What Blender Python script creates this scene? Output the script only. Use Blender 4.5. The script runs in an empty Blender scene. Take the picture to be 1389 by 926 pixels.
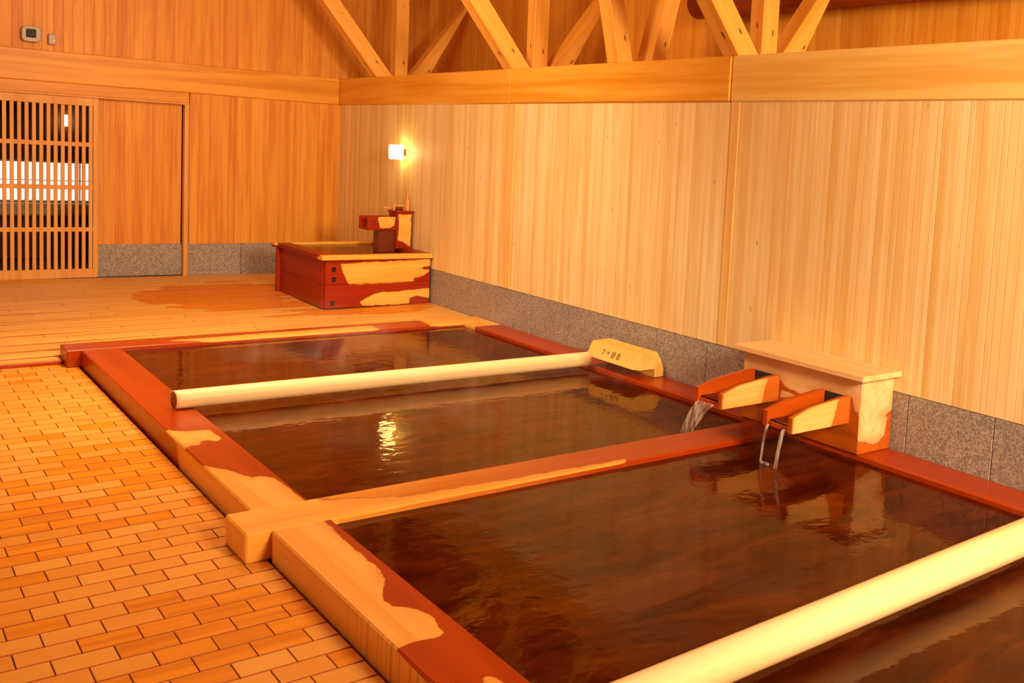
import bpy, bmesh, math, random
import numpy as np
from mathutils import Matrix, Vector
random.seed(7)
SC = bpy.context.scene
COL = SC.collection

# ------------------------------------------------------------------ room measures
W = 4.307      # lower right wall
L = 10.911     # back wall
ZB, ZT = 1.9688, 2.2564   # wall beam, bottom and top
ZG = 0.4308    # top of the granite skirting
ZK = 0.1153    # top of the bath rim
XA, XC, XD = 1.2482, 1.4756, 4.0504
WU = 5.45       # upper right wall, set back behind the struts
ZC = 3.62      # ceiling
WATER = 0.088

# ------------------------------------------------------------------ nodes
class NT:
    def __init__(s, name):
        s.m = bpy.data.materials.new(name); s.m.use_nodes = True
        s.t = s.m.node_tree; s.t.nodes.clear()
        s.out = s.t.nodes.new('ShaderNodeOutputMaterial')
    def n(s, typ, **kw):
        nd = s.t.nodes.new(typ)
        for k, v in kw.items(): setattr(nd, k, v)
        return nd
    def put(s, sock, v):
        if v is None: return
        if isinstance(v, bpy.types.NodeSocket): s.t.links.new(v, sock)
        else:
            if sock.type == 'RGBA' and len(v) == 3: v = (*v, 1)
            sock.default_value = v
    def math(s, op, a, b=0.5, c=None, clamp=False):
        nd = s.n('ShaderNodeMath', operation=op); nd.use_clamp = clamp
        s.put(nd.inputs[0], a); s.put(nd.inputs[1], b)
        if c is not None: s.put(nd.inputs[2], c)
        return nd.outputs[0]
    def vmul(s, v, k):
        nd = s.n('ShaderNodeVectorMath', operation='MULTIPLY'); s.put(nd.inputs[0], v); s.put(nd.inputs[1], k); return nd.outputs[0]
    def vadd(s, v, k):
        nd = s.n('ShaderNodeVectorMath', operation='ADD'); s.put(nd.inputs[0], v); s.put(nd.inputs[1], k); return nd.outputs[0]
    def pos(s): return s.n('ShaderNodeNewGeometry').outputs['Position']
    def obj(s): return s.n('ShaderNodeTexCoord').outputs['Object']
    def sep(s, v):
        nd = s.n('ShaderNodeSeparateXYZ'); s.put(nd.inputs[0], v); return nd.outputs
    def comb(s, x, y, z):
        nd = s.n('ShaderNodeCombineXYZ'); s.put(nd.inputs[0], x); s.put(nd.inputs[1], y); s.put(nd.inputs[2], z); return nd.outputs[0]
    def noise(s, v, scale=5., detail=4., rough=.5, dist=0.):
        nd = s.n('ShaderNodeTexNoise'); s.put(nd.inputs['Vector'], v)
        nd.inputs['Scale'].default_value = scale; nd.inputs['Detail'].default_value = detail
        nd.inputs['Roughness'].default_value = rough; nd.inputs['Distortion'].default_value = dist
        return nd.outputs['Fac']
    def white(s, v):
        nd = s.n('ShaderNodeTexWhiteNoise', noise_dimensions='1D'); s.put(nd.inputs['W'], v); return nd.outputs['Value']
    def ramp(s, f, lo, hi, a=0., b=1., smooth=True):
        nd = s.n('ShaderNodeMapRange'); nd.clamp = True
        if smooth: nd.interpolation_type = 'SMOOTHSTEP'
        s.put(nd.inputs[0], f)
        for i, v in enumerate((lo, hi, a, b)): s.put(nd.inputs[i + 1], v)
        return nd.outputs[0]
    def mix(s, f, a, b, blend='MIX'):
        nd = s.n('ShaderNodeMix', data_type='RGBA', blend_type=blend)
        s.put(nd.inputs[0], f); s.put(nd.inputs[6], a); s.put(nd.inputs[7], b); return nd.outputs[2]
    def attr(s, name):
        return s.n('ShaderNodeAttribute', attribute_name=name).outputs['Fac']
    def bump(s, h, strength=.3, dist=.01, normal=None):
        nd = s.n('ShaderNodeBump'); nd.inputs['Strength'].default_value = strength; nd.inputs['Distance'].default_value = dist
        s.put(nd.inputs['Height'], h)
        if normal is not None: s.put(nd.inputs['Normal'], normal)
        return nd.outputs[0]
    def bsdf(s, col, rough=.5, normal=None, spec=.5, metal=0.):
        b = s.n('ShaderNodeBsdfPrincipled')
        s.put(b.inputs['Base Color'], col); s.put(b.inputs['Roughness'], rough)
        s.put(b.inputs['Specular IOR Level'], spec); s.put(b.inputs['Metallic'], metal)
        if normal is not None: s.put(b.inputs['Normal'], normal)
        s.t.links.new(b.outputs[0], s.out.inputs[0]); return b

PALE = (.80, .56, .25)
DEEP = (.62, .32, .085)
WETC = (.30, .029, .0006)

def wood(name, base=PALE, deep=DEEP, axis='X', space='pos', wet=None, grain=1., knots=False,
         planks=None, plank_axis='Y', rough=.45, board_attr=False, wetcol=WETC, noise_wet=.03, damp=True, plank_var=.6, end_grain=False, knot_r=.1, knot_p=.55, knot_c=(.16, .05, .015), seam=.55, contrast=1., wet_rough=.28, spec=.4, wet_spec=.25):
    """axis = grain direction. wet: None, 'attr' (signed distance, + = dry) or 'all'."""
    s = NT(name)
    p = s.pos() if space == 'pos' else s.obj()
    X, Y, Z = s.sep(p)
    ax = {'X': X, 'Y': Y, 'Z': Z}
    ident = None
    if planks:
        pa = ax[plank_axis]
        v = s.n('ShaderNodeTexVoronoi', voronoi_dimensions='1D', feature='F1'); v.inputs['Scale'].default_value = 1 / planks
        v.inputs['Randomness'].default_value = .75
        s.put(v.inputs['W'], pa)
        ident = s.sep(v.outputs['Color'])[0]
        e = s.n('ShaderNodeTexVoronoi', voronoi_dimensions='1D', feature='DISTANCE_TO_EDGE'); e.inputs['Scale'].default_value = 1 / planks
        e.inputs['Randomness'].default_value = .75
        s.put(e.inputs['W'], pa)
        edge = s.ramp(e.outputs['Distance'], 0.0, .05)
    if board_attr: ident = s.attr('rnd')
    if ident is None: ident = 0.0
    sc = {'X': (.6, 14, 14), 'Y': (14, .6, 14), 'Z': (14, 14, .6)}[axis]
    shift = s.math('MULTIPLY', ident, 37.0) if ident != 0.0 else 0.0
    q = s.vadd(s.vmul(p, sc), s.comb(shift, shift, shift))
    g1 = s.noise(q, 1.0 * grain, 3, .55, .6)
    g2 = s.noise(q, 5.0 * grain, 3, .6, .2)
    g = s.math('ADD', s.math('MULTIPLY', g1, .7), s.math('MULTIPLY', g2, .3))
    f = s.ramp(g, .51 - .15 / contrast, .51 + .15 / contrast)
    if ident != 0.0:
        f = s.math('ADD', s.math('MULTIPLY', f, 1 - plank_var), s.math('MULTIPLY', ident, plank_var), clamp=True)
    col = s.mix(f, base, deep)
    big = s.noise(p, .8, 2)
    col = s.mix(s.ramp(big, .4, .7, 0, .25), col, deep)
    h = g
    if knots:
        sk = {'X': (1.4, 4, 4), 'Y': (4, 1.4, 4), 'Z': (4, 4, 1.4)}[axis]
        kv = s.n('ShaderNodeTexVoronoi'); kv.inputs['Scale'].default_value = knots
        s.put(kv.inputs['Vector'], s.vadd(s.vmul(p, sk), s.vmul(s.comb(g1, g1, g1), (.25, .25, .25))))
        cr = s.sep(kv.outputs['Color'])[1]
        kn = s.math('MULTIPLY', s.ramp(kv.outputs['Distance'], knot_r * .5, knot_r, 1, 0), s.math('GREATER_THAN', cr, knot_p))
        col = s.mix(kn, col, knot_c)
    if planks:
        col = s.mix(s.math('MULTIPLY', s.math('SUBTRACT', 1, edge), seam), col, (.42, .17, .04))
        h = s.math('ADD', s.math('MULTIPLY', g, .3), edge)
    r = rough
    if end_grain:
        # saw marks running up and down the outer face near the camera
        yn = s.noise(s.comb(0, s.math('MULTIPLY', Y, 40), s.math('MULTIPLY', Z, .6)), 1, 2)
        nx = s.sep(s.n('ShaderNodeNewGeometry').outputs['Normal'])[0]
        m = s.math('MULTIPLY', s.ramp(yn, .5, .62), s.math('LESS_THAN', nx, -.5))
        m = s.math('MULTIPLY', m, s.ramp(Y, 2.75, 3.15, 1, 0))
        col = s.mix(s.math('MULTIPLY', m, .45), col, (.30, .10, .02))
    if wet:
        wd = s.noise(p, 14, 4, .6); wl = s.noise(p, 3.5, 3, .6)
        nn = s.math('ADD', s.math('MULTIPLY', s.math('SUBTRACT', wd, .5), noise_wet), s.math('MULTIPLY', s.math('SUBTRACT', wl, .5), noise_wet * 2))
        a = s.attr('dry')
        d = s.math('ADD', a, nn)
        wf = s.ramp(d, -.0025, .0025, 1, 0)
        if damp:
            dampf = s.math('MULTIPLY', s.ramp(d, 0, .07, .55, 0), s.ramp(wl, .35, .6))
            col = s.mix(dampf, col, (.62, .22, .03))
        wv = s.ramp(s.noise(q, .8, 4, .6, 1.), .3, .7)
        wcol = s.mix(wv, wetcol, tuple(min(1, c * k) for c, k in zip(wetcol, (1.3, 1.6, 1.6))))
        damp_col = s.mix(f, (.74, .32, .04), (.56, .17, .012))
        wcol = s.mix(s.attr('amt'), damp_col, wcol)
        col = s.mix(wf, col, wcol)
        tide = s.math('MULTIPLY', s.ramp(s.math('ABSOLUTE', d), .0, .007, .5, 0), s.ramp(wl, .35, .55))
        col = s.mix(tide, col, (.20, .022, .002))
        r = s.ramp(wf, 0, 1, rough, wet_rough, smooth=False)
        h = s.math('MULTIPLY', h, s.ramp(wf, 0, 1, 1, .35, smooth=False))
    nrm = s.bump(h, .25 if not planks else .35, .004)
    sp = spec
    if wet: sp = s.ramp(wf, 0, 1, spec, wet_spec, smooth=False)
    s.bsdf(col, r, nrm, spec=sp)
    return s.m

def plain(name, col, rough=.5, metal=0., bump=0.):
    s = NT(name)
    n = s.noise(s.obj(), 30, 3)
    c = s.mix(s.math('MULTIPLY', n, .25), col, tuple(x * .6 for x in col))
    s.bsdf(c, rough, s.bump(n, bump, .002) if bump else None, metal=metal)
    return s.m

def emit(name, col, st):
    s = NT(name)
    e = s.n('ShaderNodeEmission'); e.inputs[0].default_value = (*col, 1); e.inputs[1].default_value = st
    s.t.links.new(e.outputs[0], s.out.inputs[0]); return s.m

def granite():
    s = NT('granite'); p = s.pos()
    a = s.noise(p, 90, 3, .7); b = s.noise(p, 240, 2, .7)
    v = s.n('ShaderNodeTexVoronoi'); v.inputs['Scale'].default_value = 130; s.put(v.inputs['Vector'], p)
    vc = s.sep(v.outputs['Color'])[0]
    f = s.math('ADD', s.math('MULTIPLY', a, .5), s.math('MULTIPLY', vc, .5))
    col = s.mix(s.ramp(f, .25, .8), (.20, .17, .15), (.50, .45, .41))
    col = s.mix(s.ramp(b, .62, .72), col, (.09, .08, .075))
    big = s.noise(p, 2.2, 3)
    col = s.mix(s.ramp(big, .35, .7, 0, .3), col, (.24, .19, .16))
    s.bsdf(col, .6, s.bump(a, .15, .002)); return s.m

def water_mat():
    s = NT('bath_water'); p = s.pos()
    n1 = s.noise(s.vmul(p, (1, 1.3, 1)), 9, 2, .5, .3)
    n2 = s.noise(p, 26, 2, .5, .2)
    h = s.math('ADD', s.math('MULTIPLY', n1, .75), s.math('MULTIPLY', n2, .25))
    nrm = s.bump(h, .25, .008)
    fr = s.n('ShaderNodeFresnel'); fr.inputs[0].default_value = 1.33; s.put(fr.inputs['Normal'], nrm)
    tr = s.n('ShaderNodeBsdfTransparent'); s.put(tr.inputs[0], (.60, .32, .15))
    gl = s.n('ShaderNodeBsdfGlossy'); gl.inputs['Roughness'].default_value = .05; s.put(gl.inputs[0], (.92, .74, .54)); s.put(gl.inputs['Normal'], nrm)
    df = s.n('ShaderNodeBsdfDiffuse')
    st = s.noise(s.vmul(p, (1.1, 3.2, 1)), 1.5, 5, .65, 1.2)      # cloudy streaks of minerals in the water
    s.put(df.inputs[0], s.mix(s.ramp(st, .3, .7), (.040, .004, .0003), (.12, .019, .0012)))
    body = s.n('ShaderNodeMixShader'); s.put(body.inputs[0], s.ramp(st, .25, .75, .42, .72))
    s.t.links.new(tr.outputs[0], body.inputs[1]); s.t.links.new(df.outputs[0], body.inputs[2])
    mx = s.n('ShaderNodeMixShader'); s.put(mx.inputs[0], fr.outputs[0])
    s.t.links.new(body.outputs[0], mx.inputs[1]); s.t.links.new(gl.outputs[0], mx.inputs[2])
    s.t.links.new(mx.outputs[0], s.out.inputs[0]); return s.m

def stream_mat():
    s = NT('falling_water'); p = s.pos()
    n = s.noise(s.vmul(p, (45, 45, 6)), 1, 3)
    fr = s.n('ShaderNodeFresnel'); fr.inputs[0].default_value = 1.33
    tr = s.n('ShaderNodeBsdfTransparent'); s.put(tr.inputs[0], (.93, .88, .82))
    gl = s.n('ShaderNodeBsdfPrincipled'); s.put(gl.inputs['Base Color'], (.85, .80, .74)); gl.inputs['Roughness'].default_value = .12
    mx = s.n('ShaderNodeMixShader'); s.put(mx.inputs[0], s.ramp(n, .42, .68, .10, .5))
    s.t.links.new(tr.outputs[0], mx.inputs[1]); s.t.links.new(gl.outputs[0], mx.inputs[2])
    s.t.links.new(mx.outputs[0], s.out.inputs[0]); return s.m

M = {}
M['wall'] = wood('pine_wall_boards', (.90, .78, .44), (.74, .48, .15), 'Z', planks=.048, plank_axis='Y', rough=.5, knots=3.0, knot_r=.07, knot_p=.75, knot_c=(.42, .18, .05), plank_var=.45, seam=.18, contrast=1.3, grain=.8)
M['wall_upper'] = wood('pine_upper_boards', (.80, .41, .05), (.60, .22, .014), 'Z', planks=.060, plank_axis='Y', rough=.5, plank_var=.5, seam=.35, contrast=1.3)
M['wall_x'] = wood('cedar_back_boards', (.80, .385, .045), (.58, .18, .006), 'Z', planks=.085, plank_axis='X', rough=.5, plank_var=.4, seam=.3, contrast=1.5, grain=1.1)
M['beam_y'] = wood('beam_wood', (.84, .46, .06), (.70, .29, .015), 'Y', grain=.5, rough=.45, contrast=1.3)
M['beam_light'] = wood('light_beam_wood', (.88, .64, .22), (.78, .45, .09), 'Y', grain=.45, rough=.45, contrast=1.4)
M['beam_x'] = wood('back_beam_wood', (.80, .39, .04), (.64, .25, .01), 'X', grain=.6, rough=.45, contrast=1.3)
M['trim_z'] = wood('post_wood', (.88, .62, .26), (.76, .44, .12), 'Z', rough=.45)
M['strut'] = wood('strut_wood', (.88, .48, .09), (.76, .33, .035), 'Z', space='obj', grain=.5, knots=3.0, knot_r=.13, knot_p=.25, knot_c=(.12, .035, .01), rough=.5)
M['log'] = wood('old_log_wood', (.34, .07, .008), (.20, .03, .004), 'Y', grain=.6, rough=.5)
M['floor'] = wood('floor_block_wood', (.76, .40, .07), (.68, .27, .022), 'X', board_attr=True, wet='attr', wetcol=(.60, .19, .006), spec=.25, wet_spec=.15, wet_rough=.5, noise_wet=.0, damp=False, plank_var=.7, rough=.45)
M['upper_floor'] = wood('upper_floor_wood', (.82, .50, .13), (.70, .36, .06), 'X', board_attr=True, wet='attr', wetcol=(.58, .17, .003), spec=.25, wet_spec=.2, wet_rough=.45, noise_wet=.09, damp=False, plank_var=.5, rough=.42)
M['rim_y'] = wood('rim_wood_long', (.86, .47, .10), (.76, .34, .045), 'Y', wet='attr', rough=.42, end_grain=True, noise_wet=.022)
M['rim_x'] = wood('rim_wood_cross', (.86, .46, .08), (.78, .34, .035), 'X', wet='attr', rough=.42, noise_wet=.03)
M['tub'] = wood('tub_wood', (.84, .50, .10), (.72, .36, .04), 'X', wet='attr', rough=.42, wetcol=(.26, .016, .001), wet_rough=.4, wet_spec=.2, noise_wet=.02, damp=False)
M['tub_y'] = wood('tub_side_wood', (.84, .50, .10), (.72, .36, .04), 'Y', wet='attr', rough=.42, wetcol=(.26, .016, .001), wet_rough=.4, wet_spec=.2, noise_wet=.02, damp=False)
M['box'] = wood('spout_box_wood', (.90, .62, .32), (.82, .49, .20), 'Y', wet='attr', rough=.5, noise_wet=.02, wetcol=(.42, .08, .005))
M['chute'] = wood('chute_wood', (.90, .56, .18), (.80, .40, .08), 'X', wet='attr', rough=.4, noise_wet=.02, wetcol=(.40, .055, .003))
M['pole'] = wood('peeled_log_wood', (.93, .74, .44), (.88, .60, .25), 'X', grain=.35, rough=.38)
M['block'] = wood('carved_block_wood', (.90, .64, .20), (.82, .48, .09), 'Y', grain=.6, rough=.42)
M['dark_wood'] = wood('wet_dark_wood', (.20, .03, .006), (.12, .016, .003), 'Z', rough=.3)
M['basin'] = wood('submerged_wood', (.30, .085, .010), (.19, .045, .005), 'X', grain=.5, rough=.4)
M['pole_end'] = wood('pole_end_wood', (.30, .05, .008), (.18, .025, .005), 'X', rough=.4)
M['joint'] = plain('stained_board_edge', (.46, .125, .015), .7)
M['gap'] = plain('joint_shadow_wood', (.20, .05, .008), .8)
M['peg'] = plain('end_grain', (.02, .004, .002), .9)
M['ink'] = plain('burnt_brand', (.02, .012, .008), .7)
M['granite'] = granite()
M['dark'] = plain('shadow_gap', (.03, .018, .012), .9)
M['water'] = water_mat()
M['stream'] = stream_mat()
M['door_wood'] = wood('lattice_wood', (.78, .42, .11), (.66, .30, .06), 'Z', rough=.5)
M['room_wall'] = plain('corridor_wall', (.16, .06, .025), .8)
M['beige'] = plain('beige_plastic', (.42, .33, .26), .4)
M['black'] = plain('black_glass', (.004, .004, .005), .6)
M['lamp_glass'] = emit('lit_lamp_glass', (1, .74, .28), 15)
M['corr_lamp'] = emit('corridor_lamp_glass', (1, .85, .6), 8)
M['window_light'] = emit('lit_window_panes', (1, .93, .78), 1.15)
M['white_paint'] = plain('white_paint', (.75, .70, .62), .5)

# ------------------------------------------------------------------ mesh helpers
def inside_dist(px, py, poly):
    """signed distance (+ inside) of arrays px,py to polygon"""
    P = np.array(poly, float); Q = np.roll(P, -1, 0)
    d = np.full(px.shape, 1e9); ins = np.zeros(px.shape, bool)
    for (ax, ay), (bx, by) in zip(P, Q):
        ex, ey = bx - ax, by - ay
        t = np.clip(((px - ax) * ex + (py - ay) * ey) / (ex * ex + ey * ey + 1e-12), 0, 1)
        d = np.minimum(d, np.hypot(px - ax - t * ex, py - ay - t * ey))
        c = ((ay > py) != (by > py)) & (px < (bx - ax) * (py - ay) / (by - ay + 1e-12) + ax)
        ins ^= c
    return np.where(ins, d, -d)
def union(*ds): return np.maximum.reduce(ds)

def obj(name, verts, faces, mat, parent=None, smooth=False, attrs=None):
    me = bpy.data.meshes.new(name); me.from_pydata([tuple(v) for v in verts], [], faces)
    mats = mat if isinstance(mat, (list, tuple)) else [mat]
    for m in mats: me.materials.append(m)
    if smooth:
        for p in me.polygons: p.use_smooth = True
    for k, a in (attrs or {}).items():
        at = me.attributes.new(k, 'FLOAT', 'POINT'); at.data.foreach_set('value', np.asarray(a, np.float32))
    o = bpy.data.objects.new(name, me); COL.objects.link(o)
    if parent is not None: o.parent = parent
    return o

class MB:
    def __init__(s): s.v = []; s.f = []; s.a = {}
    def add(s, v, f, **attrs):
        b = len(s.v); s.v += [tuple(map(float, q)) for q in v]; s.f += [tuple(b + i for i in q) for q in f]
        for k, a in attrs.items():
            s.a.setdefault(k, []).extend(list(a) if hasattr(a, '__len__') else [a] * len(v))
        return s
    def box(s, x0, x1, y0, y1, z0, z1, c=.003, mtx=None, **attrs):
        c = min(c, (x1 - x0) * .3, (y1 - y0) * .3, (z1 - z0) * .3)
        bm = bmesh.new(); bmesh.ops.create_cube(bm, size=1)
        for v in bm.verts:
            v.co = Vector((x0 + (v.co.x + .5) * (x1 - x0), y0 + (v.co.y + .5) * (y1 - y0), z0 + (v.co.z + .5) * (z1 - z0)))
        if c > 0: bmesh.ops.bevel(bm, geom=bm.edges[:], offset=c, segments=1, affect='EDGES', profile=.5)
        if mtx is not None: bmesh.ops.transform(bm, matrix=mtx, verts=bm.verts)
        bm.verts.ensure_lookup_table(); bm.verts.index_update()
        s.add([v.co[:] for v in bm.verts], [[v.index for v in f.verts] for f in bm.faces], **attrs); bm.free(); return s
    def prism(s, prof, a0, a1, axis, c=0.0, **attrs):
        """extrude a 2-D profile along axis (X: prof=(y,z), Y: (x,z), Z: (x,y))"""
        n = len(prof); v = []
        ring = []
        levels = [(a0, 1), (a1, 1)]
        if c > 0:
            levels = [(a0, 0), (a0 + c, 1), (a1 - c, 1), (a1, 0)]
        cx = sum(p[0] for p in prof) / n; cy = sum(p[1] for p in prof) / n
        R = max(math.hypot(p[0] - cx, p[1] - cy) for p in prof)
        for a, full in levels:
            k = 1 if full else 1 - c / R
            for p in prof:
                q = (cx + (p[0] - cx) * k, cy + (p[1] - cy) * k)
                v.append({'X': (a, q[0], q[1]), 'Y': (q[0], a, q[1]), 'Z': (q[0], q[1], a)}[axis])
        m = len(levels); f = []
        for j in range(m - 1):
            for i in range(n):
                k = (i + 1) % n; f.append((j * n + i, j * n + k, (j + 1) * n + k, (j + 1) * n + i))
        f.append(tuple(range(n))); f.append(tuple(range((m - 1) * n, m * n)))
        s.add(v, f, **attrs); return s
    def tube(s, pts, radii, n=16, cap=True, **attrs):
        v = []; f = []; pts = [Vector(p) for p in pts]
        for i, p in enumerate(pts):
            t = (pts[min(i + 1, len(pts) - 1)] - pts[max(i - 1, 0)]).normalized()
            u = t.cross(Vector((0, 0, 1)) if abs(t.z) < .9 else Vector((1, 0, 0))).normalized(); w = t.cross(u)
            for k in range(n):
                a = 2 * math.pi * k / n; v.append(p + (u * math.cos(a) + w * math.sin(a)) * radii[i])
        for i in range(len(pts) - 1):
            for k in range(n):
                k2 = (k + 1) % n; f.append((i * n + k, i * n + k2, (i + 1) * n + k2, (i + 1) * n + k))
        if cap: f.append(tuple(range(n))[::-1]); f.append(tuple((len(pts) - 1) * n + k for k in range(n)))
        s.add(v, f, **attrs); return s
    def build(s, name, mat, parent=None, smooth=False):
        o = obj(name, s.v, s.f, mat, parent, smooth, s.a)
        bm = bmesh.new(); bm.from_mesh(o.data); bmesh.ops.recalc_face_normals(bm, faces=bm.faces); bm.to_mesh(o.data); bm.free()
        return o

def coords(a, b, step, c=.005):
    n = max(2, int(round((b - a) / step)))
    m = list(np.linspace(a + c, b - c, n)); return [a] + m + [b]

def gridbox(mb, x0, x1, y0, y1, z0, z1, step, dryfn, c=.006, k=.55, amt=None):
    """a box with finely divided faces (for the outlines of the wet patches) and eased edges"""
    C3 = [coords(x0, x1, step, c), coords(y0, y1, step, c), coords(z0, z1, step, c)]
    lo = (x0, y0, z0); hi = (x1, y1, z1)
    idx = {}; V = []; F = []
    def vert(i, j, l):
        key = (i, j, l)
        if key in idx: return idx[key]
        ii = (i, j, l); ext = [0, 0, 0]
        for a in range(3):
            if ii[a] == 0: ext[a] = 1
            elif ii[a] == len(C3[a]) - 1: ext[a] = -1
        p = [C3[a][ii[a]] for a in range(3)]
        if sum(1 for e in ext if e) >= 2:
            for a in range(3): p[a] += ext[a] * c * k
        idx[key] = len(V); V.append(tuple(p)); return idx[key]
    for a in range(3):
        b, d = (a + 1) % 3, (a + 2) % 3
        for side in (0, len(C3[a]) - 1):
            for i in range(len(C3[b]) - 1):
                for j in range(len(C3[d]) - 1):
                    def vv(p, q):
                        t = [0, 0, 0]; t[a] = side; t[b] = p; t[d] = q; return vert(*t)
                    q = (vv(i, j), vv(i + 1, j), vv(i + 1, j + 1), vv(i, j + 1))
                    F.append(q if side else q[::-1])
    A = np.array(V); mb.add(V, F, dry=np.clip(dryfn(A[:, 0], A[:, 1], A[:, 2]), -.2, .2), amt=np.ones(len(V)) if amt is None else np.clip(amt(A[:, 0], A[:, 1], A[:, 2]), 0, 1)); return mb

def tag(o, label=None, cat=None, group=None, kind=None):
    if label: o['label'] = label
    if cat: o['category'] = cat
    if group: o['group'] = group
    if kind: o['kind'] = kind
    return o
def empty(name, loc, label, cat, group=None):
    o = bpy.data.objects.new(name, None); COL.objects.link(o); o.location = loc; o.empty_display_size = .1
    return tag(o, label, cat, group)
def adopt(root, *objs):
    """meshes are built in room coordinates; keep them there under their thing"""
    for o in objs:
        o.parent = root; o.matrix_parent_inverse = Matrix.Translation(root.location).inverted()
def structure(o, label=None): 
    tag(o, label, kind='structure'); return o

# ------------------------------------------------------------------ room shell
def slab(name, x0, x1, y0, y1, z0, z1, mat, label=None, c=0.0):
    return structure(MB().box(x0, x1, y0, y1, z0, z1, c=c).build(name, mat), label)

slab('wall_right', W, W + .10, -2.2, L, ZG, ZB, M['wall'], 'pale vertical board wall on the right above the granite')
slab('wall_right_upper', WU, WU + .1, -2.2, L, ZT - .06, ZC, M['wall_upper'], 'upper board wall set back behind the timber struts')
slab('trim_ledge', W + .10, WU, -2.2, L, ZT - .10, ZT, M['beam_y'], 'ledge behind the long wall beam')
slab('wall_left', -2.7, -2.6, -2.2, L + .1, -.1, ZC, M['wall'], 'left board wall')
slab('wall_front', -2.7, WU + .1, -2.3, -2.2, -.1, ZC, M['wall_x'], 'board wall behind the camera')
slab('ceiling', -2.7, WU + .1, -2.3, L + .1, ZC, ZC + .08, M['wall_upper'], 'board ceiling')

# back wall: boards right of the door, recessed panel, area above the beam and left of the door
DX0, DX1 = 1.02, 1.968
b = MB()
b.box(2.775, W + .1, L, L + .1, .445, ZB, c=0)
b.box(-2.6, WU + .1, L, L + .1, ZT, ZC, c=0)
b.box(-2.6, DX0 - .02, L, L + .1, -.1, ZT, c=0)
b.box(DX1 - .03, 2.71, L + .045, L + .1, .445, ZB, c=0)
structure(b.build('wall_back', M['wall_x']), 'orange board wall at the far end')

# wall beams
tr = MB().box(W - .012, W + .10, 7.27, L, ZB, ZT, c=.008).build('trim_1', M['beam_y']); structure(tr, 'far length of the long wall beam on the right')
tr = MB().box(W - .016, W + .10, 4.60, 7.268, ZB, ZT, c=.012).build('trim_2', M['beam_y']); structure(tr, 'middle length of the long wall beam on the right')
tr = MB().box(W - .012, W + .10, -2.2, 4.598, ZB, ZT, c=.008).build('trim_3', M['beam_light']); structure(tr, 'near pale length of the long wall beam on the right')
tr = MB().box(-2.6, W - .014, L - .02, L + .06, ZB, ZT, c=.008).build('trim_4', M['beam_x']); structure(tr, 'beam across the far wall')
# posts in the right wall
for i, (y0, y1) in enumerate(((7.18, 7.34), (4.515, 4.59))):
    structure(MB().box(W - .004, W + .02, y0, y1, ZG, ZB, c=.002).build('trim_%d' % (5 + i), M['trim_z']), 'flat post set in the right board wall')
# lintel and jamb of the lattice door
b = MB().box(-.2, 2.765, L - .012, L + .05, 1.868, ZB, c=.004)
structure(b.build('trim_7', M['beam_x']), 'lintel over the lattice door')
b = MB().box(-.2, 2.765, L - .030, L + .05, 1.848, 1.868, c=.004)
b.box(2.722, 2.765, L - .028, L + .05, .115, 1.85, c=.004)
structure(b.build('trim_8', M['door_wood']), 'narrow frame moulding round the door opening')
b = MB().box(-.2, 2.72, L - .02, L + .12, .07, .128, c=.003)
structure(b.build('trim_9', M['dark']), 'dark threshold under the lattice door')

# granite skirting
b = MB(); ys = [-2.2, -1.6, -1.05, -.5, .0, .5, 1.02, 1.54, 2.06, 2.583, 3.095, 3.64, 4.17, 4.694, 5.211, 5.741, 6.285, 6.828, 7.369, 7.858, 8.36, 8.87, 9.38, 9.9, 10.4, L]
for a, c_ in zip(ys, ys[1:]): b.box(W + .004, W + .09, a + .0025, c_ - .0025, -.05, ZG, c=.002)
structure(b.build('baseboard_right', M['granite']), 'grey granite skirting along the right wall')
b = MB()
for a, c_ in ((2.768, 3.29), (3.29, 3.83), (3.83, W)): b.box(a + .0025, c_ - .0025, L + .004, L + .09, .0, .445, c=.002)
b.box(DX1 + .005, 2.72, L + .040, L + .09, .0, .445, c=.002)
structure(b.build('baseboard_back', M['granite']), 'grey granite skirting along the far wall')
structure(MB().box(W + .03, W + .095, -2.2, L, -.05, ZG - .002, c=0).build('trim_10', M['dark']))

# corridor behind the lattice door
b = MB()
b.box(-.6, 3.3, 12.9, 13.0, 0, 2.6, c=0); b.box(-.7, -.6, L + .1, 13, 0, 2.6, c=0); b.box(3.3, 3.4, L + .1, 13, 0, 2.6, c=0)
b.box(-.6, 3.3, L + .1, 13, 2.6, 2.7, c=0); b.box(-.6, 3.3, L + .1, 13, .0, .1, c=0)
structure(b.build('wall_corridor', M['room_wall']), 'dark corridor behind the lattice door')
wd = empty('window_1', (1.75, 12.9, .95), None, None); tag(wd, 'brightly lit long window beyond the lattice door', kind='structure')
fr = MB()
for x in np.arange(.62, 2.75, .38): fr.box(x - .006, x + .006, 12.87, 12.884, .74, 1.17, c=0)
fr.box(.5, 2.8, 12.87, 12.884, .955, .963, c=0); fr.box(.5, 2.8, 12.86, 12.89, 1.155, 1.17, c=0); fr.box(.5, 2.8, 12.85, 12.89, .725, .74, c=0)
o1 = fr.build('window_frame', M['white_paint']); o2 = MB().box(.5, 2.8, 12.885, 12.9, .74, 1.155, c=0).build('pane', M['window_light'])
o3 = MB().box(.5, 2.8, 12.70, 12.9, .58, .715, c=.02).build('window_sill', M['white_paint'])
adopt(wd, o1, o2, o3)
lp = empty('corridor_lamp', (2.0, 12.88, 1.62), 'small white glowing lamp seen through the lattice door', 'lamp')
o1 = MB().box(1.965, 2.04, 12.80, 12.86, 1.565, 1.685, c=.015).build('lamp_shade', M['corr_lamp']); o2 = MB().box(1.98, 2.02, 12.86, 12.9, 1.59, 1.66, c=.004).build('bracket', M['beige'])
adopt(lp, o1, o2)

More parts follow.
